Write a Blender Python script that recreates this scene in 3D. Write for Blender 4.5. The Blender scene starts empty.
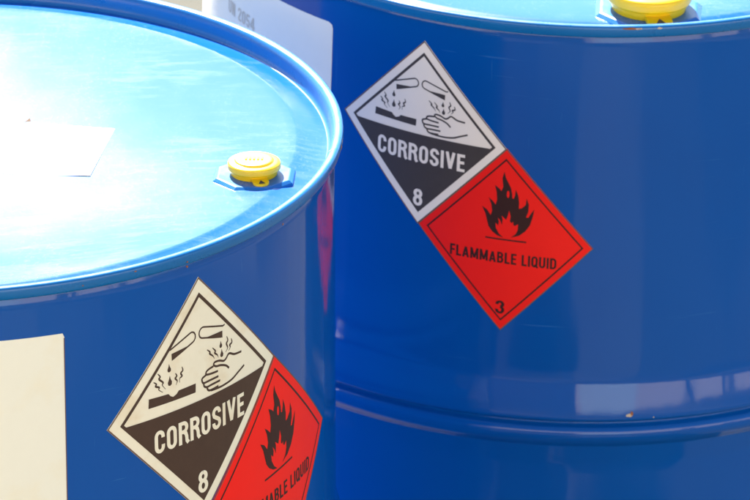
import bpy, bmesh, math, random
from mathutils import Matrix, Vector
from mathutils.geometry import tessellate_polygon

S = bpy.context.scene
C = S.collection
RAD = math.radians
random.seed(4)

# ------------------------------------------------------------------ camera
GROUND_TO_RIM = 0.886                 # height of the drum rims above the ground
cam_d = bpy.data.cameras.new('camera')
cam = bpy.data.objects.new('camera', cam_d); C.objects.link(cam)
PITCH, ROLL, CAM_H = 0.4172, 0.0102, 1.9315
fwd = Vector((0, math.cos(PITCH), -math.sin(PITCH)))
up = Vector((0, math.sin(PITCH), math.cos(PITCH)))
rt = Vector((1, 0, 0))
r2 = rt*math.cos(ROLL) + up*math.sin(ROLL)
u2 = up*math.cos(ROLL) - rt*math.sin(ROLL)
m = Matrix((r2, u2, -fwd)).transposed().to_4x4()
m.translation = Vector((0, 0, CAM_H + GROUND_TO_RIM))
cam.matrix_world = m
cam_d.lens = 7000/750*36; cam_d.sensor_width = 36; cam_d.sensor_fit = 'HORIZONTAL'
cam_d.clip_start = 0.1; cam_d.clip_end = 2000
cam_d.dof.use_dof = True; cam_d.dof.focus_distance = 4.83; cam_d.dof.aperture_fstop = 26
S.camera = cam

# ------------------------------------------------------------------ sky and sun
SUN_EL, SUN_AZ = RAD(41), RAD(106.5)     # azimuth measured from +X towards +Y: the sun stands behind the drums, to the left
w = bpy.data.worlds.new('World'); S.world = w; w.use_nodes = True
nt = w.node_tree
bg = nt.nodes['Background']
sky = nt.nodes.new('ShaderNodeTexSky'); sky.sky_type = 'NISHITA'; sky.sun_disc = False
sky.sun_elevation = SUN_EL; sky.sun_rotation = RAD(90) - SUN_AZ
sky.dust_density = 0.8; sky.air_density = 1.0; sky.ozone_density = 1.0
nt.links.new(sky.outputs[0], bg.inputs[0]); bg.inputs[1].default_value = 0.05
sd = bpy.data.lights.new('sun', 'SUN'); sd.energy = 4.0; sd.angle = RAD(0.53); sd.color = (1.0, 0.95, 0.87)
so = bpy.data.objects.new('sun', sd); C.objects.link(so)
to_sun = Vector((math.cos(SUN_EL)*math.cos(SUN_AZ), math.cos(SUN_EL)*math.sin(SUN_AZ), math.sin(SUN_EL)))
so.rotation_euler = to_sun.to_track_quat('Z', 'Y').to_euler(); so.location = to_sun*20
vs = S.view_settings
vs.view_transform = 'Standard'; vs.look = 'None'; vs.gamma = 1; vs.use_curve_mapping = False
vs.exposure = 2.62

# ------------------------------------------------------------------ materials
def mat(name):
    mt = bpy.data.materials.new(name); mt.use_nodes = True
    n = mt.node_tree
    return mt, n, n.nodes['Principled BSDF'], n.links
def node(n, t, **kw):
    x = n.nodes.new(t)
    for k, v in kw.items():
        if k.startswith('i_'): x.inputs[k[2:].replace('_', ' ')].default_value = v
        else: setattr(x, k, v)
    return x
def coords(n, scale=(1, 1, 1), rot=(0, 0, 0)):
    tc = n.nodes.new('ShaderNodeTexCoord'); mp = n.nodes.new('ShaderNodeMapping')
    mp.inputs['Scale'].default_value = scale; mp.inputs['Rotation'].default_value = rot
    n.links.new(tc.outputs['Object'], mp.inputs['Vector'])
    return mp.outputs['Vector']
def noise(n, vec, scale, detail=4, rough=.55):
    x = node(n, 'ShaderNodeTexNoise', i_Scale=scale, i_Detail=detail, i_Roughness=rough)
    n.links.new(vec, x.inputs['Vector']); return x.outputs['Fac']
def ramp(n, fac, stops):
    x = n.nodes.new('ShaderNodeValToRGB'); e = x.color_ramp.elements
    while len(e) < len(stops): e.new(.5)
    for i, (p, c) in enumerate(stops):
        e[i].position = p
        e[i].color = c if isinstance(c, tuple) else (c, c, c, 1)
    n.links.new(fac, x.inputs['Fac']); return x.outputs['Color']
def mixc(n, fac, a, b):
    x = n.nodes.new('ShaderNodeMix'); x.data_type = 'RGBA'
    for s, v in ((0, fac), (6, a), (7, b)):
        if hasattr(v, 'is_linked'): n.links.new(v, x.inputs[s])
        else: x.inputs[s].default_value = v
    return x.outputs[2]
def math_(n, op, a, b):
    x = n.nodes.new('ShaderNodeMath'); x.operation = op
    for s, v in ((0, a), (1, b)):
        if hasattr(v, 'is_linked'): n.links.new(v, x.inputs[s])
        else: x.inputs[s].default_value = v
    return x.outputs[0]
def bump(n, h, strength, dist, normal=None):
    x = node(n, 'ShaderNodeBump', i_Strength=strength, i_Distance=dist)
    n.links.new(h, x.inputs['Height'])
    if normal is not None: n.links.new(normal, x.inputs['Normal'])
    return x.outputs['Normal']

BLUE = (0.0005, 0.064, 0.29, 1)
BLUE2 = (0.0008, 0.078, 0.34, 1)

def m_body():
    mt, n, b, L = mat('blue_drum_paint')
    v = coords(n)
    f = noise(n, v, 5, 3)
    sc1 = ramp(n, noise(n, coords(n, (1, 1, 30), (RAD(8), RAD(5), 0)), 9, 3, .6), [(.69, 0.0), (.71, 1.0)])
    sc2 = ramp(n, noise(n, coords(n, (40, 40, 2.5), (RAD(14), RAD(-9), 0)), 5, 3, .6), [(.70, 0.0), (.72, 1.0)])
    gate = ramp(n, noise(n, v, 7, 3), [(.50, 0.0), (.64, .5)])
    wear = math_(n, 'MULTIPLY', math_(n, 'MAXIMUM', sc1, sc2), gate)
    L.new(mixc(n, wear, mixc(n, f, BLUE, BLUE2), (.04, .17, .42, 1)), b.inputs['Base Color'])
    L.new(ramp(n, noise(n, v, 30, 5), [(.3, .06), (.75, .12)]), b.inputs['Roughness'])
    wob = bump(n, noise(n, coords(n, (1, 1, .07)), 13, 3), .55, .004)
    L.new(bump(n, noise(n, v, 700, 2), .05, .0004, wob), b.inputs['Normal'])
    b.inputs['IOR'].default_value = 1.5
    b.inputs['Specular IOR Level'].default_value = .36
    return mt
def m_lid():
    mt, n, b, L = mat('dusty_blue_lid_paint')
    v = coords(n)
    fine = noise(n, coords(n, (1, .55, 1)), 330, 6, .7)
    patch = noise(n, coords(n, (1, .5, 1), (0, 0, RAD(20))), 13, 5, .62)
    smear = noise(n, coords(n, (1, .30, 1), (0, 0, RAD(12))), 40, 6, .7)
    arcs = noise(n, coords(n, (8, 30, 1), (0, 0, RAD(-38))), 3, 6, .7)
    d1 = ramp(n, patch, [(.42, 0.0), (.66, 1.0)])
    d2 = ramp(n, smear, [(.48, 0.0), (.66, 1.0)])
    d3 = ramp(n, fine, [(.52, 0.0), (.70, 1.0)])
    d4 = math_(n, 'MULTIPLY', ramp(n, arcs, [(.48, 0.0), (.62, 1.0)]), ramp(n, noise(n, v, 6, 3), [(.45, 0.0), (.58, 1.0)]))
    dust = math_(n, 'ADD', math_(n, 'MULTIPLY', math_(n, 'ADD', math_(n, 'MULTIPLY', d1, .9), .06), math_(n, 'ADD', math_(n, 'MULTIPLY', d2, .035), math_(n, 'MULTIPLY', d3, .12))), math_(n, 'MULTIPLY', d4, .09))
    L.new(mixc(n, dust, (.0005, .092, .38, 1), (.42, .50, .56, 1)), b.inputs['Base Color'])
    L.new(ramp(n, patch, [(.3, .205), (.7, .232)]), b.inputs['Roughness']); b.inputs['Specular IOR Level'].default_value = .35
    wob = bump(n, noise(n, v, 4, 2), .35, .006)
    L.new(bump(n, fine, .06, .0006, wob), b.inputs['Normal'])
    return mt
def m_chime():
    mt, n, b, L = mat('blue_rim_paint')
    v = coords(n)
    rust = ramp(n, noise(n, v, 160, 4, .6), [(.675, 0.0), (.71, 1.0)])
    gate = ramp(n, noise(n, v, 22, 2), [(.53, 0.0), (.62, 1.0)])
    k = math_(n, 'MULTIPLY', rust, gate)
    L.new(mixc(n, k, (.002, .12, .35, 1), (.32, .12, .045, 1)), b.inputs['Base Color'])
    L.new(ramp(n, noise(n, v, 60, 5), [(.3, .24), (.7, .36)]), b.inputs['Roughness'])
    L.new(bump(n, noise(n, v, 90, 3), .12, .001), b.inputs['Normal'])
    return mt
def m_print(name, col, rough=.45, var=.12, stain=None):
    mt, n, b, L = mat(name)
    v = coords(n)
    dark = tuple(c*(1-var) for c in col[:3]) + (1,)
    c = mixc(n, noise(n, v, 90, 6, .7), dark, col)
    if stain:
        c = mixc(n, ramp(n, noise(n, v, 26, 4, .6), [(.52, 0.0), (.72, .55)]), c, stain)
    L.new(c, b.inputs['Base Color']); b.inputs['Roughness'].default_value = rough; b.inputs['Specular IOR Level'].default_value = .25
    cockle = bump(n, noise(n, v, 38, 2), .25, .0012)
    L.new(bump(n, noise(n, v, 400, 3), .06, .0004, cockle), b.inputs['Normal'])
    return mt
def m_ground():
    mt, n, b, L = mat('sandy_concrete')
    v = coords(n)
    f = noise(n, v, 45, 6, .7)
    br = node(n, 'ShaderNodeTexBrick', offset=.5, i_Scale=1.0, i_Mortar_Size=.012, i_Brick_Width=1.9, i_Row_Height=.62, i_Bias=-.1)
    L.new(coords(n, (1, 1, 1), (0, 0, RAD(82))), br.inputs['Vector'])
    br.inputs['Color1'].default_value = (.022, .024, .020, 1); br.inputs['Color2'].default_value = (.165, .15, .095, 1); br.inputs['Mortar'].default_value = (.02, .018, .015, 1)
    c = mixc(n, ramp(n, noise(n, v, 1.7, 5), [(.40, 0.0), (.60, .35)]), br.outputs['Color'], (.06, .048, .034, 1))
    c = mixc(n, ramp(n, f, [(.4, 0.0), (.75, .4)]), c, (.09, .072, .05, 1))
    L.new(c, b.inputs['Base Color']); b.inputs['Roughness'].default_value = .9
    L.new(bump(n, f, .4, .006), b.inputs['Normal'])
    return mt
def m_plastic():
    mt, n, b, L = mat('yellow_plastic')
    v = coords(n)
    L.new(mixc(n, noise(n, v, 120, 4), (.86, .50, .002, 1), (.92, .57, .004, 1)), b.inputs['Base Color'])
    b.inputs['Roughness'].default_value = .33
    b.inputs['Subsurface Weight'].default_value = .12
    b.inputs['Subsurface Radius'].default_value = (.004, .002, .0004)
    L.new(bump(n, noise(n, v, 500, 2), .05, .0003), b.inputs['Normal'])
    return mt

M = dict(
    body=m_body(), lid=m_lid(), rim=m_chime(), ground=m_ground(), yellow=m_plastic(),
    cream=m_print('aged_cream_label', (.82, .76, .58, 1), .5, .05, (.66, .50, .28, 1)),
    ivory=m_print('ivory_blank_label', (.80, .785, .65, 1), .5, .04, (.77, .71, .52, 1)),
    white=m_print('white_label', (.88, .78, .66, 1), .45, .06),
    paper=m_print('white_paper', (.93, .87, .74, 1), .6, .04),
    black=m_print('black_print', (.068, .055, .050, 1), .5, .25),
    brown=m_print('faded_black_print', (.075, .042, .028, 1), .5, .3),
    red=m_print('red_label', (.90, .010, .005, 1), .5, .06),
    redblack=m_print('black_print_on_red', (.040, .012, .010, 1), .5, .2),
    faint=m_print('faint_brown_print', (.66, .57, .45, 1), .5, .1),
    kraft=m_print('kraft_paper', (.20, .13, .08, 1), .7, .1),
    rust=m_print('rust', (.36, .13, .045, 1), .8, .5, (.62, .42, .28, 1)),
    scuff=m_print('bare_metal_scuff', (.62, .50, .36, 1), .4, .4),
    render=m_print('pink_render', (.68, .57, .46, 1), .9, .15), shutter=m_print('pale_blue_shutter', (.60, .70, .74, 1), .6, .1), door=m_print('dark_door', (.05, .055, .07, 1), .6, .2),
    edge=m_print('label_edge', (.16, .10, .07, 1), .6, .2),
)

# ------------------------------------------------------------------ helpers
def link(name, me, mt, parent=None, smooth=True):
    o = bpy.data.objects.new(name, me); C.objects.link(o)
    if not me.materials: me.materials.append(mt)
    if smooth: me.polygons.foreach_set('use_smooth', [True]*len(me.polygons))
    o.parent = parent
    return o
def bm_obj(name, bm, mt, parent=None, smooth=True):
    me = bpy.data.meshes.new(name); bm.to_mesh(me); bm.free()
    return link(name, me, mt, parent, smooth)

def smooth_profile(pts, per=5):
    out = []
    P = [pts[0]] + list(pts) + [pts[-1]]
    for i in range(1, len(P)-2):
        p0, p1, p2, p3 = P[i-1], P[i], P[i+1], P[i+2]
        for k in range(per):
            t = k/per
            out.append(tuple(.5*((2*p1[j]) + (-p0[j]+p2[j])*t + (2*p0[j]-5*p1[j]+4*p2[j]-p3[j])*t*t + (-p0[j]+3*p1[j]-3*p2[j]+p3[j])*t**3) for j in (0, 1)))
    out.append(pts[-1])
    return out
def lathe(prof, seg, wob=0.0):
    """profile of (radius, z) turned about the z axis; faces point to the left of the profile's run downwards"""
    bm = bmesh.new()
    rings = []
    for (r, z) in prof:
        if r < 1e-6:
            rings.append([bm.verts.new((0, 0, z))])
        else:
            rings.append([bm.verts.new((r*math.cos(2*math.pi*k/seg), r*math.sin(2*math.pi*k/seg), z)) for k in range(seg)])
    for a, b in zip(rings, rings[1:]):
        for k in range(seg):
            k2 = (k+1) % seg
            if len(a) == 1: bm.faces.new((a[0], b[k], b[k2]))
            elif len(b) == 1: bm.faces.new((a[k], b[0], a[k2]))
            else: bm.faces.new((a[k], b[k], b[k2], a[k2]))
    bmesh.ops.recalc_face_normals(bm, faces=bm.faces)
    return bm

H = 0.88            # drum height; local z of the rim top
RB = 0.2865         # body radius
RU = 0.2862         # radius used to turn arc lengths into angles
# -------------------------------------------------------------- flat artwork wrapped on the drum wall
def art_fill(outline, holes=()):
    loops = [[Vector((x, y, 0)) for x, y in outline]] + [[Vector((x, y, 0)) for x, y in h] for h in holes]
    flat = [p for l in loops for p in l]
    tris = tessellate_polygon(loops)
    bm = bmesh.new(); vs_ = [bm.verts.new(p) for p in flat]
    for t in tris:
        try: bm.faces.new([vs_[i] for i in t])
        except ValueError: pass
    return bm
def art_stroke(pts, wd, curve=True, closed=False, taper=False):
    if curve and len(pts) > 2: pts = smooth_profile(pts, 4)
    bm = bmesh.new(); n = len(pts); prev = None
    for i, (x, y) in enumerate(pts):
        a = pts[max(i-1, 0)]; b = pts[min(i+1, n-1)]
        dx, dy = b[0]-a[0], b[1]-a[1]; l = math.hypot(dx, dy) or 1
        h = wd/2*(math.sin(math.pi*(.12+.88*i/(n-1)) if taper else math.pi/2))
        h = max(h, wd*.15)
        v1 = bm.verts.new((x-dy/l*h, y+dx/l*h, 0)); v2 = bm.verts.new((x+dy/l*h, y-dx/l*h, 0))
        if prev: bm.faces.new((prev[0], prev[1], v2, v1))
        prev = (v1, v2)
    return bm
def art_frame(r0, r1, cut=None):
    """diamond frame between |a|+|b| = r1 and r0"""
    bm = bmesh.new()
    o = [bm.verts.new(p) for p in ((0, r1, 0), (-r1, 0, 0), (0, -r1, 0), (r1, 0, 0))]
    i = [bm.verts.new(p) for p in ((0, r0, 0), (-r0, 0, 0), (0, -r0, 0), (r0, 0, 0))]
    for k in range(4): bm.faces.new((o[k], o[(k+1) % 4], i[(k+1) % 4], i[k]))
    return bm
def arc(cx, cy, rx, ry, a0, a1, n=10):
    return [(cx+rx*math.cos(RAD(a0+(a1-a0)*k/n)), cy+ry*math.sin(RAD(a0+(a1-a0)*k/n))) for k in range(n+1)]
TH = .165            # stroke weight of the condensed bold capitals, cap height 1
def glyph(ch):
    """centre lines of a condensed bold letter: (width, [polylines])"""
    h = TH/2; W = .50; l, r, b, t = h, W-h, h, 1-h; cx = W/2; rx = (r-l)/2; ry = .20
    oval = arc(cx, t-ry, rx, ry, 180, 0) + arc(cx, b+ry, rx, ry, 0, -180) + [(l, t-ry), (l, t-ry+.01)]
    if ch in 'O0': return W, [oval]
    if ch == 'Q': return W, [oval, [(cx+.02, .24), (W+.01, -.03)]]
    if ch == 'C': return W, [[(r, .66)] + arc(cx, t-ry, rx, ry, 0, 180) + arc(cx, b+ry, rx, ry, 180, 360) + [(r, .36)]]
    if ch == 'S': return W, [[(r, .70)] + arc(cx, t-.19, rx, .19, 0, 180) + [(l+.03, .60), (cx, .50), (r-.03, .40)] + arc(cx, b+.19, rx, .19, 0, -180) + [(l, .31)]]
    if ch == 'I': return TH, [[(h, 0), (h, 1)]]
    if ch == 'E': return .42, [[(h, 0), (h, 1)], [(TH-.01, t), (.42, t)], [(TH-.01, .52), (.39, .52)], [(TH-.01, b), (.42, b)]]
    if ch == 'F': return .41, [[(h, 0), (h, 1)], [(TH-.01, t), (.41, t)], [(TH-.01, .50), (.38, .50)]]
    if ch == 'L': return .40, [[(h, 0), (h, 1)], [(TH-.01, b), (.40, b)]]
    if ch == 'V': return .52, [[(h-.01, 1), (.26, .06)], [(.52-h+.01, 1), (.26, .06)]]
    if ch == 'A': return .54, [[(h-.01, 0), (.27, .95)], [(.54-h+.01, 0), (.27, .95)], [(.15, .27), (.39, .27)]]
    if ch == 'M': return .66, [[(h, 0), (h, 1)], [(.66-h, 0), (.66-h, 1)], [(h+.01, .97), (.33, .10)], [(.66-h-.01, .97), (.33, .10)]]
    if ch == 'N': return W, [[(l, 0), (l, 1)], [(r, 0), (r, 1)], [(l+.01, .98), (r-.01, .02)]]
    if ch == 'U': return W, [[(l, 1), (l, .6)] + arc(cx, b+ry, rx, ry, 180, 360) + [(r, .6), (r, 1)]]
    if ch == 'D': return W, [[(h, 0), (h, 1)], [(TH-.01, t), (.2, t)] + arc(.2, t-.24, r-.2, .24, 90, 0) + arc(.2, b+.24, r-.2, .24, 0, -90) + [(TH-.01, b)]]
    if ch == 'R': return W, [[(h, 0), (h, 1)], [(TH-.01, t), (.22, t)] + arc(.24, t-.19, r-.24, .19, 90, -90) + [(TH-.01, t-.38)], [(.26, t-.38), (r-.05, .44), (r-.01, .30), (r, .12), (W, 0)]]
    if ch == 'B': return W, [[(h, 0), (h, 1)], [(TH-.01, t), (.22, t)] + arc(.22, t-.19, r-.24, .19, 90, -90) + [(TH-.01, t-.38)], [(TH-.01, .535), (.24, .535)] + arc(.24, .31, r-.24, .225, 90, -90) + [(TH-.01, b)]]
    if ch == '8': return W, [arc(cx, t-.185, rx-.015, .185, 90, 450, 20), arc(cx, b+.225, rx, .225, 90, 450, 20)]
    if ch == '3': return W, [[(l, .70)] + arc(cx, t-.19, rx-.01, .19, 170, -80), arc(cx, b+.22, rx, .22, 80, -172) + [(l, .33)]]
    if ch == '2': return W, [[(l, .68)] + arc(cx, t-.19, rx, .19, 175, -20) + [(l+.05, .18), (l, b)], [(l, b), (W, b)]]
    if ch == '5': return W, [[(W-.03, t), (l, t)], [(l+.02, t), (l-.01, .50)], [(l, .56)] + arc(cx, b+.23, rx, .23, 130, -165)]
    if ch == '4': return W, [[(.33, 0), (.33, 1)], [(.33, .96), (.03, .30)], [(0, .27), (W, .27)]]
    return .22, []
def art_text(txt, a0, a1, b0, b1, gap=.10):
    out = None; x = 0; k = 0
    for ch in txt:
        wd, lines = glyph(ch)
        for ln in lines:
            g_ = art_stroke([(p+x, q) for p, q in ln], TH, curve=False)
            for v in g_.verts: v.co.z = (k % 4)*.00002
            k += 1
            out = g_ if out is None else join(out, g_)
        x += wd+gap
    x -= gap
    for v in out.verts: v.co = Vector((a0+(a1-a0)*v.co.x/x, b0+(b1-b0)*v.co.y, v.co.z))
    return out
def join(*bms):
    out = bms[0]
    for b in bms[1:]:
        me = bpy.data.meshes.new('j'); b.to_mesh(me); b.free(); out.from_mesh(me); bpy.data.meshes.remove(me)
    return out
def wrap(bm, frame, lift, thick=0.0, step=.005):
    """frame = (centre, a_axis, b_axis) in arc length / height below the rim; slices the flat art and bends it round the drum"""
    c, ax, bx = frame
    for v in bm.verts:
        x, y = v.co.x, v.co.y
        v.co = Vector((c[0]+x*ax[0]+y*bx[0], c[1]+x*ax[1]+y*bx[1], v.co.z))
    us = [v.co.x for v in bm.verts]
    u = math.floor(min(us)/step)*step + step
    while u < max(us):
        bmesh.ops.bisect_plane(bm, geom=bm.verts[:]+bm.edges[:]+bm.faces[:], dist=1e-7, plane_co=(u, 0, 0), plane_no=(1, 0, 0))
        u += step
    for f in bm.faces:
        f.normal_update()
        if f.normal.z < 0: f.normal_flip()
    if thick:
        be = [e for e in bm.edges if e.is_boundary]
        r = bmesh.ops.extrude_edge_only(bm, edges=be)
        for g in r['geom']:
            if isinstance(g, bmesh.types.BMVert): g.co.z = -thick
    for v in bm.verts:
        A = v.co.x/RU; r = RB + lift + v.co.z
        v.co = Vector((r*math.sin(A), -r*math.cos(A), H + v.co.y))
    if thick: bmesh.ops.recalc_face_normals(bm, faces=bm.faces)
    return bm
def piece(name, bm, mt, frame, lift, parent, label=None, thick=0.0):
    o = bm_obj(name, wrap(bm, frame, lift, thick), mt, parent, smooth=False)
    if label: o['label'] = label
    return o
def diamond_frame(T, Lc, Rc):
    Bc = (Lc[0]+Rc[0]-T[0], Lc[1]+Rc[1]-T[1])
    c = ((Lc[0]+Rc[0])/2, (Lc[1]+Rc[1])/2)
    return c, ((Rc[0]-Lc[0])/2, (Rc[1]-Lc[1])/2), ((T[0]-Bc[0])/2, (T[1]-Bc[1])/2)

DIAMOND = [(0, 1), (-1, 0), (0, -1), (1, 0)]
HAND = [[(0.346, 0.13), (0.306, 0.164), (0.239, 0.189), (0.184, 0.198), (0.155, 0.22), (0.169, 0.237), (0.224, 0.232), (0.28, 0.212), (0.311, 0.222), (0.351, 0.25), (0.419, 0.221), (0.513, 0.211)],
        [(0.152, 0.209), (0.097, 0.203), (0.066, 0.191), (0.061, 0.169), (0.112, 0.158), (0.206, 0.152)],
        [(0.061, 0.165), (0.016, 0.151), (0.012, 0.13), (0.031, 0.107), (0.107, 0.107), (0.21, 0.107)],
        [(0.031, 0.102), (0.036, 0.078), (0.068, 0.062), (0.121, 0.064), (0.23, 0.066)],
        [(0.068, 0.056), (0.082, 0.032), (0.116, 0.022), (0.207, 0.026)],
        [(0.116, 0.018), (0.246, 0.010), (0.375, 0.022), (0.458, 0.052), (0.548, 0.085)]]
WIGGLES = [[(-0.522, 0.277), (-0.492, 0.255), (-0.501, 0.237), (-0.462, 0.219), (-0.469, 0.201), (-0.427, 0.169)],
           [(-0.475, 0.335), (-0.45, 0.304), (-0.463, 0.287), (-0.42, 0.248), (-0.431, 0.231), (-0.398, 0.188)],
           [(-0.286, 0.287), (-0.272, 0.26), (-0.29, 0.245), (-0.268, 0.218), (-0.284, 0.189)],
           [(-0.214, 0.321), (-0.204, 0.288), (-0.228, 0.27), (-0.214, 0.243), (-0.241, 0.231), (-0.242, 0.197)],
           [(0.079, 0.37), (0.114, 0.34), (0.109, 0.328), (0.147, 0.297), (0.165, 0.269)],
           [(0.144, 0.365), (0.18, 0.328), (0.171, 0.313), (0.202, 0.288), (0.215, 0.262)],
           [(0.324, 0.402), (0.338, 0.365), (0.319, 0.343), (0.334, 0.304), (0.306, 0.275)],
           [(0.382, 0.365), (0.39, 0.33), (0.361, 0.318), (0.368, 0.298), (0.345, 0.275)]]
DROPS = [((-0.352, 0.385), .072), ((-0.348, 0.285), .085), ((0.248, 0.392), .062), ((0.258, 0.322), .072)]
FLAME = [(-0.004, 0.026), (-0.074, 0.044), (-0.134, 0.081), (-0.175, 0.131), (-0.197, 0.202), (-0.215, 0.265), (-0.256, 0.339), (-0.2, 0.31), (-0.155, 0.255), (-0.14, 0.304), (-0.152, 0.377), (-0.184, 0.447), (-0.133, 0.408), (-0.102, 0.375), (-0.088, 0.433), (-0.096, 0.516), (-0.118, 0.587), (-0.067, 0.557), (-0.043, 0.533), (-0.024, 0.583), (-0.037, 0.674), (-0.017, 0.748), (-0.001, 0.689), (0.03, 0.637), (0.061, 0.586), (0.077, 0.523), (0.082, 0.472), (0.098, 0.467), (0.113, 0.51), (0.117, 0.57), (0.147, 0.506), (0.16, 0.433), (0.158, 0.364), (0.192, 0.376), (0.234, 0.416), (0.242, 0.489), (0.268, 0.422), (0.266, 0.347), (0.242, 0.28), (0.268, 0.282), (0.3, 0.333), (0.331, 0.379), (0.317, 0.298), (0.29, 0.201), (0.242, 0.129), (0.174, 0.072), (0.081, 0.039), (0.134, 0.084), (0.156, 0.134), (0.157, 0.196), (0.122, 0.172), (0.105, 0.181), (0.1, 0.219), (0.085, 0.198), (0.065, 0.214), (0.071, 0.271), (0.052, 0.333), (0.039, 0.275), (0.021, 0.226), (0.001, 0.241), (-0.03, 0.265), (-0.019, 0.229), (-0.023, 0.163), (-0.044, 0.207), (-0.073, 0.24), (-0.058, 0.195), (-0.067, 0.151), (-0.097, 0.18), (-0.092, 0.125), (-0.054, 0.065)]

def tube_art(mouth, end, wd):
    """test tube outline (open mouth, round end) and its wedge of liquid at the mouth"""
    mx, my = mouth; ex, ey = end
    dx, dy = ex-mx, ey-my; l = math.hypot(dx, dy); dx /= l; dy /= l
    nx, ny = -dy, dx
    if ny < 0: nx, ny = -nx, -ny
    h = wd/2
    up_ = (mx+nx*h, my+ny*h); lo = (mx-nx*h, my-ny*h)
    pts = [(up_[0]-dx*.02+nx*.012, up_[1]-dy*.02+ny*.012), up_]
    for t in (.25, .5, .75, .9): pts.append((up_[0]+dx*(l-h)*t, up_[1]+dy*(l-h)*t))
    cx, cy = ex-dx*h, ey-dy*h
    for k in range(9):
        a = math.pi/2 - math.pi*k/8
        pts.append((cx+dx*h*math.cos(a)+nx*h*math.sin(a), cy+dy*h*math.cos(a)+ny*h*math.sin(a)))
    for t in (.75, .5, .25, 0): pts.append((lo[0]+dx*(l-h)*t, lo[1]+dy*(l-h)*t))
    out = art_stroke(pts, .014, curve=False)
    liq = art_fill([(mx+nx*h*.15, my+ny*h*.15), (mx-nx*h*.9-dx*.012, my-ny*h*1.25), (lo[0]+dx*.02, lo[1]+dy*.02), (lo[0]+dx*l*.72, lo[1]+dy*l*.72)])
    return out, liq
def drop_art(top, h):
    x, y = top; w_ = h*.30
    return art_fill([(x, y), (x-w_*.35, y-h*.35), (x-w_*.9, y-h*.65), (x-w_*.75, y-h*.9), (x, y-h), (x+w_*.75, y-h*.9), (x+w_*.9, y-h*.65), (x+w_*.35, y-h*.35)])

def corrosive_label(drum, frame, sheet, ink, lab):
    o = piece('hazard_label', art_fill(DIAMOND), sheet, frame, .0004, drum, lab, thick=.0005)
    P1, P2 = .00052, .00064
    piece('label_edge', art_frame(.982, .999), M['edge'], frame, P1, o)
    piece('border', art_frame(.832, .872), ink, frame, P1, o)
    piece('black_field', art_fill([(-.845, -.02), (0, -.865), (.845, -.02)]), ink, frame, P2, o)
    piece('lettering', art_text('CORROSIVE', -.53, .53, -.325, -.135), sheet, frame, P2+.00012, o)
    piece('class_number', art_text('8', -.065, .05, -.80, -.615), sheet, frame, P2+.00012, o)
    for mo, en, wd in (((-.322, .452), (-.055, .54), .088), ((.268, .462), (-.008, .54), .088)):
        a, b = tube_art(mo, en, wd)
        t = piece('test_tube', a, ink, frame, P1, o)
        piece('liquid', b, ink, frame, P2, o)
    for top, h in DROPS: piece('drop', drop_art(top, h), ink, frame, P1, o)
    piece('metal_bar', art_fill([(-.582, .072), (-.066, .060), (-.062, .135), (-.255, .135), (-.280, .112), (-.318, .100), (-.345, .114), (-.368, .138), (-.575, .150)]), ink, frame, P1, o)
    for wg in WIGGLES: piece('splash_line', art_stroke(wg, .017, taper=True), ink, frame, P1, o)
    piece('hand', join(*[art_stroke(h, .018) for h in HAND]), ink, frame, P1, o)
    return o
def flammable_label(drum, frame, lab):
    ink = M['redblack']
    o = piece('hazard_label', art_fill(DIAMOND), M['red'], frame, .00048, drum, lab, thick=.0006)
    P1 = .0006
    piece('label_edge', art_frame(.985, .999), M['edge'], frame, P1, o)
    piece('border', art_frame(.868, .892), ink, frame, P1, o)
    hole = [(.033+.016*math.cos(a), .507+.040*math.sin(a)) for a in [2*math.pi*k/12 for k in range(12)]]
    piece('flame', art_fill(FLAME, [hole]), ink, frame, P1, o)
    piece('ground_line', art_stroke([(-.205, .004), (.255, .008)], .016), ink, frame, P1, o)
    piece('lettering', art_text('FLAMMABLE LIQUID', -.605, .60, -.255, -.135), ink, frame, P1, o)
    piece('class_number', art_text('3', -.065, .040, -.815, -.67), ink, frame, P1, o)
    return o

# -------------------------------------------------------------- drum
HOOP = [(.046, RB), (.038, RB+.0001), (.031, RB+.0006), (.0255, RB+.0019), (.020, RB+.0034), (.014, RB+.0049), (.008, RB+.0062), (.0038, RB+.0069), (.0016, RB+.0064), (.0002, RB+.0040), (-.0014, RB+.0014),
        (-.0032, RB+.0022), (-.0052, RB+.0054), (-.0088, RB+.0074), (-.0135, RB+.0074), (-.0172, RB+.0058), (-.0198, RB+.0038), (-.0216, RB+.0025), (-.0240, RB+.0021), (-.0310, RB+.0012), (-.0380, RB+.0003), (-.046, RB)]
def body_profile():
    def hoop(zc): return [(r, H+zc+dz) for dz, r in HOOP]
    top = [(RB-.001, H-.0075), (RB, H-.0085)]
    p = top + [(RB, H-.02), (RB, H-.15)] + smooth_profile(hoop(-.3235), 4) + [(RB, H-.42), (RB, H-.50)] + smooth_profile([(r, H-.56-dz+0) for dz, r in reversed(HOOP)], 4) + [(RB, .15), (RB, .012), (RB+.002, .010), (RB+.0055, .008), (RB+.006, .004), (RB+.004, .0), (RB, .0), (RB-.003, .004), (RB-.004, .014), (0, .016)]
    return p
body_bm = lathe(body_profile(), 256)
body_me = bpy.data.meshes.new('body'); body_bm.to_mesh(body_me); body_bm.free()
RIM_PROF = smooth_profile([(RB-.0005, H-.0100), (RB+.0030, H-.0098), (RB+.0048, H-.0088), (RB+.0056, H-.0066), (RB+.0060, H-.0035), (RB+.0057, H-.0014), (RB+.0044, H-.0002), (RB+.0024, H), (RB+.0002, H-.0006), (RB-.0014, H-.0022), (RB-.0024, H-.0048), (RB-.0028, H-.0090), (RB-.0032, H-.0116), (RB-.0042, H-.0135), (RB-.0056, H-.0142)], 4)
rim_bm = lathe(RIM_PROF, 256)
rim_me = bpy.data.meshes.new('rim'); rim_bm.to_mesh(rim_me); rim_bm.free()
R_STEP = .260
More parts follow.
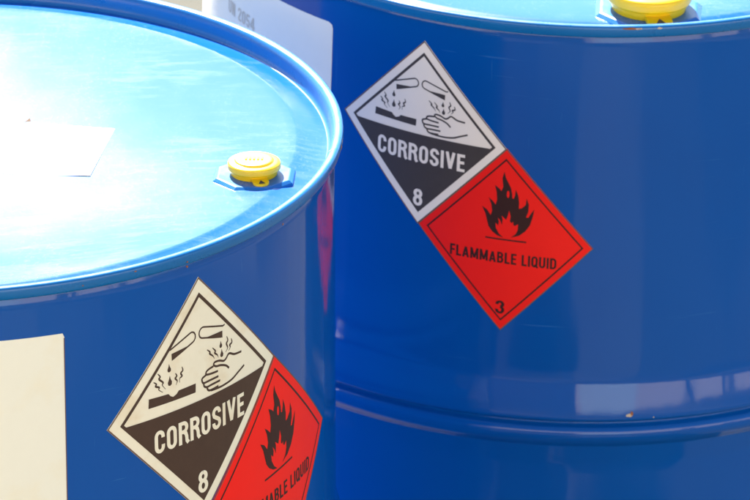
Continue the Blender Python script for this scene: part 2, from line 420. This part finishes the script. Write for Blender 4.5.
def lid_z(x, y, kind):
    '''height of the lid: the front drum's lid is buckled along a fold right of its middle, the back drum's is dished'''
    r = math.hypot(x, y); fade = max(0.0, 1-(r/R_STEP)**6)
    if kind == 'tilted':            # slope to the front left, added to put sun glare on that side
        q = ((.135-x)*.88 + (.030-y)*.48)/.030
        q = .030*(q if q > 20 else math.log(1+math.exp(q)))
        d = .0000 - .104*.36*math.tanh(q/.36)
    else: d = -.0095*(1-(r/R_STEP)**2)  # dish added to turn the back lid away from the glare
    return H - .0098 + d*fade
def lid_mesh(kind):
    rr = [(R_STEP-.0015)*k/40 for k in range(1, 41)] + [R_STEP, R_STEP+.0020, R_STEP+.006, RB-.010, RB-.0054]
    zz = [None]*40 + [H-.0100, H-.0107, H-.0117, H-.0140, H-.0142]
    b_ = lathe([(0, H)] + [(r_, H if z_ is None else z_) for r_, z_ in zip(rr, zz)], 192)
    for v in b_.verts:
        if math.hypot(v.co.x, v.co.y) < R_STEP-.001: v.co.z = lid_z(v.co.x, v.co.y, kind)
    bmesh.ops.recalc_face_normals(b_, faces=b_.faces)
    me = bpy.data.meshes.new('lid'); b_.to_mesh(me); b_.free()
    return me

def bung(drum, kind, x, y, rad, rot, R8, fl_h, tab_ang, capname):
    z0 = lid_z(x, y, kind) - .0016
    # octagonal flange
    bm = bmesh.new()
    rings = []
    for rr, zz in ((R8*1.06, -.002), (R8*1.05, fl_h*.25), (R8*1.03, fl_h*.45), (R8*.955, fl_h*.92), (R8*.93, fl_h*1.0), (R8*.90, fl_h*1.02)):
        rings.append([bm.verts.new((rr*math.cos(rot+math.pi/8+k*math.pi/4), rr*math.sin(rot+math.pi/8+k*math.pi/4), zz)) for k in range(8)])
    for a, b in zip(rings, rings[1:]):
        for k in range(8): bm.faces.new((a[k], a[(k+1) % 8], b[(k+1) % 8], b[k]))
    bm.faces.new(rings[-1])
    f = bm_obj('bung_flange', bm, M['rim'], drum, smooth=False); f.location = (x, y, z0)
    # cap: skirt, lip, raised centre disc
    s = rad
    prof = smooth_profile([(s*.86, -.0008), (s*.88, s*.08), (s*.90, s*.20), (s*.985, s*.235), (s*1.0, s*.30), (s*1.0, s*.40), (s*.975, s*.47), (s*.90, s*.505), (s*.78, s*.515), (s*.735, s*.52), (s*.71, s*.56), (s*.66, s*.585), (s*.40, s*.585), (0, s*.583)], 5)
    cap = bm_obj('bung_cap', lathe(prof, 72), M['yellow'], drum); cap.location = (x, y, z0+fl_h*1.02)
    cap['label'] = capname
    # embossed mark ring and lettering ridge on the cap
    emb = bmesh.new()
    for k in range(5):
        bmesh.ops.create_cube(emb, size=1, matrix=Matrix.Translation((s*(-.30+.15*k), s*.02, s*.595)) @ Matrix.Diagonal((s*.07, s*.26, s*.05, 1)))
    bmesh.ops.bevel(emb, geom=emb.edges[:], offset=s*.012, segments=1, affect='EDGES')
    bm_obj('embossed_mark', emb, M['yellow'], cap, smooth=False)
    # pull tab with a triangular mark
    tb = bmesh.new(); t0 = s*.80; tw = s*.30; tl = s*1.30
    ol = [(t0, -tw), (tl-tw*.7, -tw)] + [(tl-tw*.7+tw*.9*math.sin(a), -tw*math.cos(a)) for a in [math.pi*k/10 for k in range(1, 10)]] + [(tl-tw*.7, tw), (t0, tw)]
    lo_ = [tb.verts.new((px, py, s*.03-(px-t0)*.16)) for px, py in ol]
    hi_ = [tb.verts.new((px, py, s*.14-(px-t0)*.16)) for px, py in ol]
    tb.faces.new(hi_); tb.faces.new(lo_[::-1])
    for k in range(len(ol)):
        k2 = (k+1) % len(ol); tb.faces.new((lo_[k], lo_[k2], hi_[k2], hi_[k]))
    bmesh.ops.bevel(tb, geom=[e_ for e_ in tb.edges], offset=s*.012, segments=1, affect='EDGES')
    bmesh.ops.recalc_face_normals(tb, faces=tb.faces)
    tab = bm_obj('pull_tab', tb, M['yellow'], cap, smooth=False); tab.rotation_euler = (0, 0, tab_ang)
    tri = bmesh.new()
    tx = tl-tw*.55
    vv = [tri.verts.new((px, py, s*.152-(px-t0)*.16)) for px, py in ((tx-tw*.45, 0), (tx+tw*.35, -tw*.42), (tx+tw*.35, tw*.42))]
    tri.faces.new(vv)
    tm = bm_obj('tab_arrow', tri, M['black'], cap, smooth=False); tm.rotation_euler = (0, 0, tab_ang)
    return cap

def chip(drum_part, A, dz, wd, hg, mt, r, seed, name='paint_chip'):
    """small irregular patch of bare or rusted metal lying on a surface of revolution: A angle, r radius at dz"""
    rnd = random.Random(seed)
    pts = []
    for k in range(14):
        a = 2*math.pi*k/14; q = rnd.uniform(.55, 1.05)
        pts.append((q*wd/2*math.cos(a), q*hg/2*math.sin(a)))
    bm = art_fill(pts)
    for v in bm.verts:
        B_ = A + v.co.x/RU; rr = r(dz+v.co.y)+.00015
        v.co = Vector((rr*math.sin(B_), -rr*math.cos(B_), H+dz+v.co.y))
    bmesh.ops.recalc_face_normals(bm, faces=bm.faces)
    for f in bm.faces:
        f.normal_update()
        if f.normal.x*math.sin(A)-f.normal.y*math.cos(A) < 0: f.normal_flip()
    return bm_obj(name, bm, mt, drum_part, smooth=False)
def rim_r(dz):
    best = RB+.006
    pr = [(r, z-H) for r, z in RIM_PROF if r > RB+.0028]
    for (ra, za), (rb, zb) in zip(pr, pr[1:]):
        if (za-dz)*(zb-dz) <= 0 and zb != za: return max(ra, rb)
    return best
def wall_r(dz): return RB
def hoop_r(dz):
    pr = smooth_profile([(r, -.3235+d) for d, r in HOOP], 4)
    for (ra, za), (rb, zb) in zip(pr, pr[1:]):
        if (za-dz)*(zb-dz) <= 0 and zb != za: return max(ra, rb)+.0001
    return RB

def make_drum(cx, cy, tx, ty, kind, label):
    n = Vector((tx, ty, 1)).normalized()
    x = (Vector((1, 0, 0)) - n*n.x).normalized(); y = n.cross(x)
    mm = Matrix((x, y, n)).transposed().to_4x4()
    mm.translation = Vector((cx, cy, GROUND_TO_RIM)) - n*H
    d = bpy.data.objects.new('steel_drum', None); C.objects.link(d); d.matrix_world = mm
    d['label'] = label; d['category'] = 'drum'; d['group'] = 'blue steel drums'
    parts = {}
    parts['body'] = link('body', body_me, M['body'], d)
    parts['rim'] = link('rim', rim_me, M['rim'], d)
    parts['lid'] = link('lid', lid_mesh(kind), M['lid'], d)
    return d, parts

# ------------------------------------------------------------------ the setting
g = bmesh.new()
bmesh.ops.create_grid(g, x_segments=8, y_segments=8, size=400)
go = bm_obj('ground', g, M['ground'], smooth=False); go['kind'] = 'structure'

# the yard's rendered wall across from the drums, seen only as pink and dark patches mirrored in the ridges
wl = bpy.data.objects.new('yard_wall', None); C.objects.link(wl); wl.location = (0, -4.2, 0)
wl['label'] = 'pinkish rendered wall with dark doors, mirrored in the ridge of the back drum'; wl['category'] = 'wall'
def slab(name, x0, x1, y0, y1, z0, z1, mt):
    b_ = bmesh.new()
    bmesh.ops.create_cube(b_, size=1, matrix=Matrix.Translation(((x0+x1)/2, (y0+y1)/2, (z0+z1)/2)) @ Matrix.Diagonal((x1-x0, y1-y0, z1-z0, 1)))
    bmesh.ops.bevel(b_, geom=b_.edges[:], offset=.01, segments=1, affect='EDGES')
    return bm_obj(name, b_, mt, wl, smooth=False)
openings = [(-4.4, .75, 'door'), (1.05, 4.0, 'shutter'), (7.0, 8.1, 'door'), (11.0, 12.4, 'door')]
xs = -13.0
for x0, x1, kind in openings:
    slab('wall_pier', xs, x0, -.25, 0, 0, 4.6, M['render']); xs = x1
    slab(kind, x0, x1, -.16, -.10, 0, 2.7 if kind == 'shutter' else 2.4, M['shutter' if kind == 'shutter' else 'door'])
    slab('lintel', x0, x1, -.25, -.003, 2.7 if kind == 'shutter' else 2.4, 4.597, M['render'])
slab('wall_pier', xs, 16, -.25, 0, 0, 4.6, M['render'])
slab('coping', -13.05, 16.05, -.3, .05, 4.6, 4.7, M['render'])

# ------------------------------------------------------------------ front drum
D1, p1 = make_drum(-.3157, 4.5652, -.0097, .0087, 'tilted', 'front blue steel drum with a small yellow cap and a white paper on its lid')
corrosive_label(D1, diamond_frame((.2142, -.0237), (.1381, -.119), (.2934, -.1097)), M['cream'], M['brown'], 'aged cream diamond label reading CORROSIVE 8')
T, Rr, Lv = (.2936, -.1098), (.3773, -.1931), (-.0765, -.0975)
flammable_label(D1, diamond_frame(T, (T[0]+Lv[0], T[1]+Lv[1]), Rr), 'red diamond label reading FLAMMABLE LIQUID, curving round the drum')
bl = piece('blank_label', art_fill([(-1, -1), (1, -1), (1, .97), (.985, 1), (-.985, 1), (-1, .97)]), M['ivory'], ((.019, -.150), (.0895, 0), (0, .1092)), .0004, D1, 'blank ivory rectangular label', thick=.0005)
piece('label_edge', join(art_fill([(.992, -1), (.9995, -1), (.9995, .97), (.992, .97)])), M['edge'], ((.019, -.150), (.0895, 0), (0, .1092)), .00055, bl)
bung(D1, 'tilted', .2305, -.0635, .0187, RAD(-4), .0290, .0031, RAD(-75), 'small yellow plastic bung cap with pull tab')
# white paper lying on the lid with one lifted kraft corner
pc = [(.0670, .0440), (.1295, .0270), (.1150, -.0520), (.0525, -.0370)]
bm = bmesh.new(); NN = 12; grid = []
for i in range(NN+1):
    row = []
    for j in range(NN+1):
        s_, t_ = i/NN, j/NN
        px = (1-s_)*(1-t_)*pc[0][0]+s_*(1-t_)*pc[1][0]+s_*t_*pc[2][0]+(1-s_)*t_*pc[3][0]
        py = (1-s_)*(1-t_)*pc[0][1]+s_*(1-t_)*pc[1][1]+s_*t_*pc[2][1]+(1-s_)*t_*pc[3][1]
        lift = .0003 + .0012*max(0, 1-2.2*math.hypot(s_, t_)) + .0003*math.sin(5*s_+3*t_)
        row.append(bm.verts.new((px, py, lid_z(px, py, 'tilted')+lift)))
    grid.append(row)
for i in range(NN):
    for j in range(NN): bm.faces.new((grid[i][j], grid[i][j+1], grid[i+1][j+1], grid[i+1][j]))
pp = bm_obj('paper_label', bm, M['paper'], D1); pp['label'] = 'plain white paper label stuck on the lid'
bm = bmesh.new(); zc = lid_z(.0670, .0440, 'tilted')
vv = [bm.verts.new(q) for q in ((.0640, .0430, zc+.0018), (.0690, .0440, zc+.0018), (.0680, .0470, zc+.0034), (.0665, .0462, zc+.0028))]
bm.faces.new(vv); bm_obj('lifted_corner', bm, M['kraft'], pp, smooth=False)['label'] = 'lifted brown kraft corner'
for A, dz, wd, hg, mt, fn, part in ((1.478, -.0045, .010, .0058, 'rust', rim_r, 'rim'), (1.505, -.003, .006, .003, 'scuff', rim_r, 'rim'),
        (.7148, -.0134, .0022, .0020, 'rust', wall_r, 'body'), (1.0734, -.0160, .0020, .0018, 'rust', wall_r, 'body'),
        (.700, -.0070, .0022, .0016, 'rust', rim_r, 'rim'), (.555, -.0030, .0026, .0012, 'rust', rim_r, 'rim'), (.42, -.0055, .0016, .0012, 'rust', rim_r, 'rim')):
    chip(p1[part], A, dz, wd, hg, M[mt], fn, int(A*1000))

# ------------------------------------------------------------------ back drum
D2, p2 = make_drum(.1531, 5.0650, .0223, -.0074, 'dished', 'back blue steel drum with a large yellow cap, ridged wall and UN 2054 label')
corrosive_label(D2, diamond_frame((-.1205, -.0281), (-.1876, -.0996), (-.0537, -.1052)), M['white'], M['black'], 'white diamond label reading CORROSIVE 8')
flammable_label(D2, diamond_frame((-.0537, -.1046), (-.1206, -.1760), (.0138, -.1819)), 'red diamond label reading FLAMMABLE LIQUID 3')
ul_frame = ((-.3400, -.140), (.1385, 0), (0, .1058))
ul = piece('shipping_label', art_fill([(-1, -1), (1, -1), (1, .955), (.993, .985), (.97, 1), (-.97, 1), (-1, .96)]), M['paper'], ul_frame, .0004, D2, 'large white label reading UN 2054', thick=.0005)
piece('lettering', art_text('UN 2054', .02, .345, .645, .745), M['faint'], ul_frame, .00055, ul)
bung(D2, 'dished', .0487, -.2345, .0318, RAD(-3), .0410, .0050, RAD(-78), 'large yellow plastic bung cap with pull tab')
for A, dz, wd, hg, mt, fn, part in ((.118, -.0016, .016, .0018, 'rust', rim_r, 'rim'), (.137, -.0018, .006, .0016, 'scuff', rim_r, 'rim'), (.1897, -.0018, .0045, .0018, 'scuff', rim_r, 'rim'),
        (.1613, -.3175, .0055, .0030, 'scuff', hoop_r, 'body'), (.168, -.3160, .0022, .0045, 'rust', hoop_r, 'body'), (.2257, -.3200, .0014, .0014, 'scuff', hoop_r, 'body')):
    chip(p2[part], A, dz, wd, hg, M[mt], fn, int(A*1000))
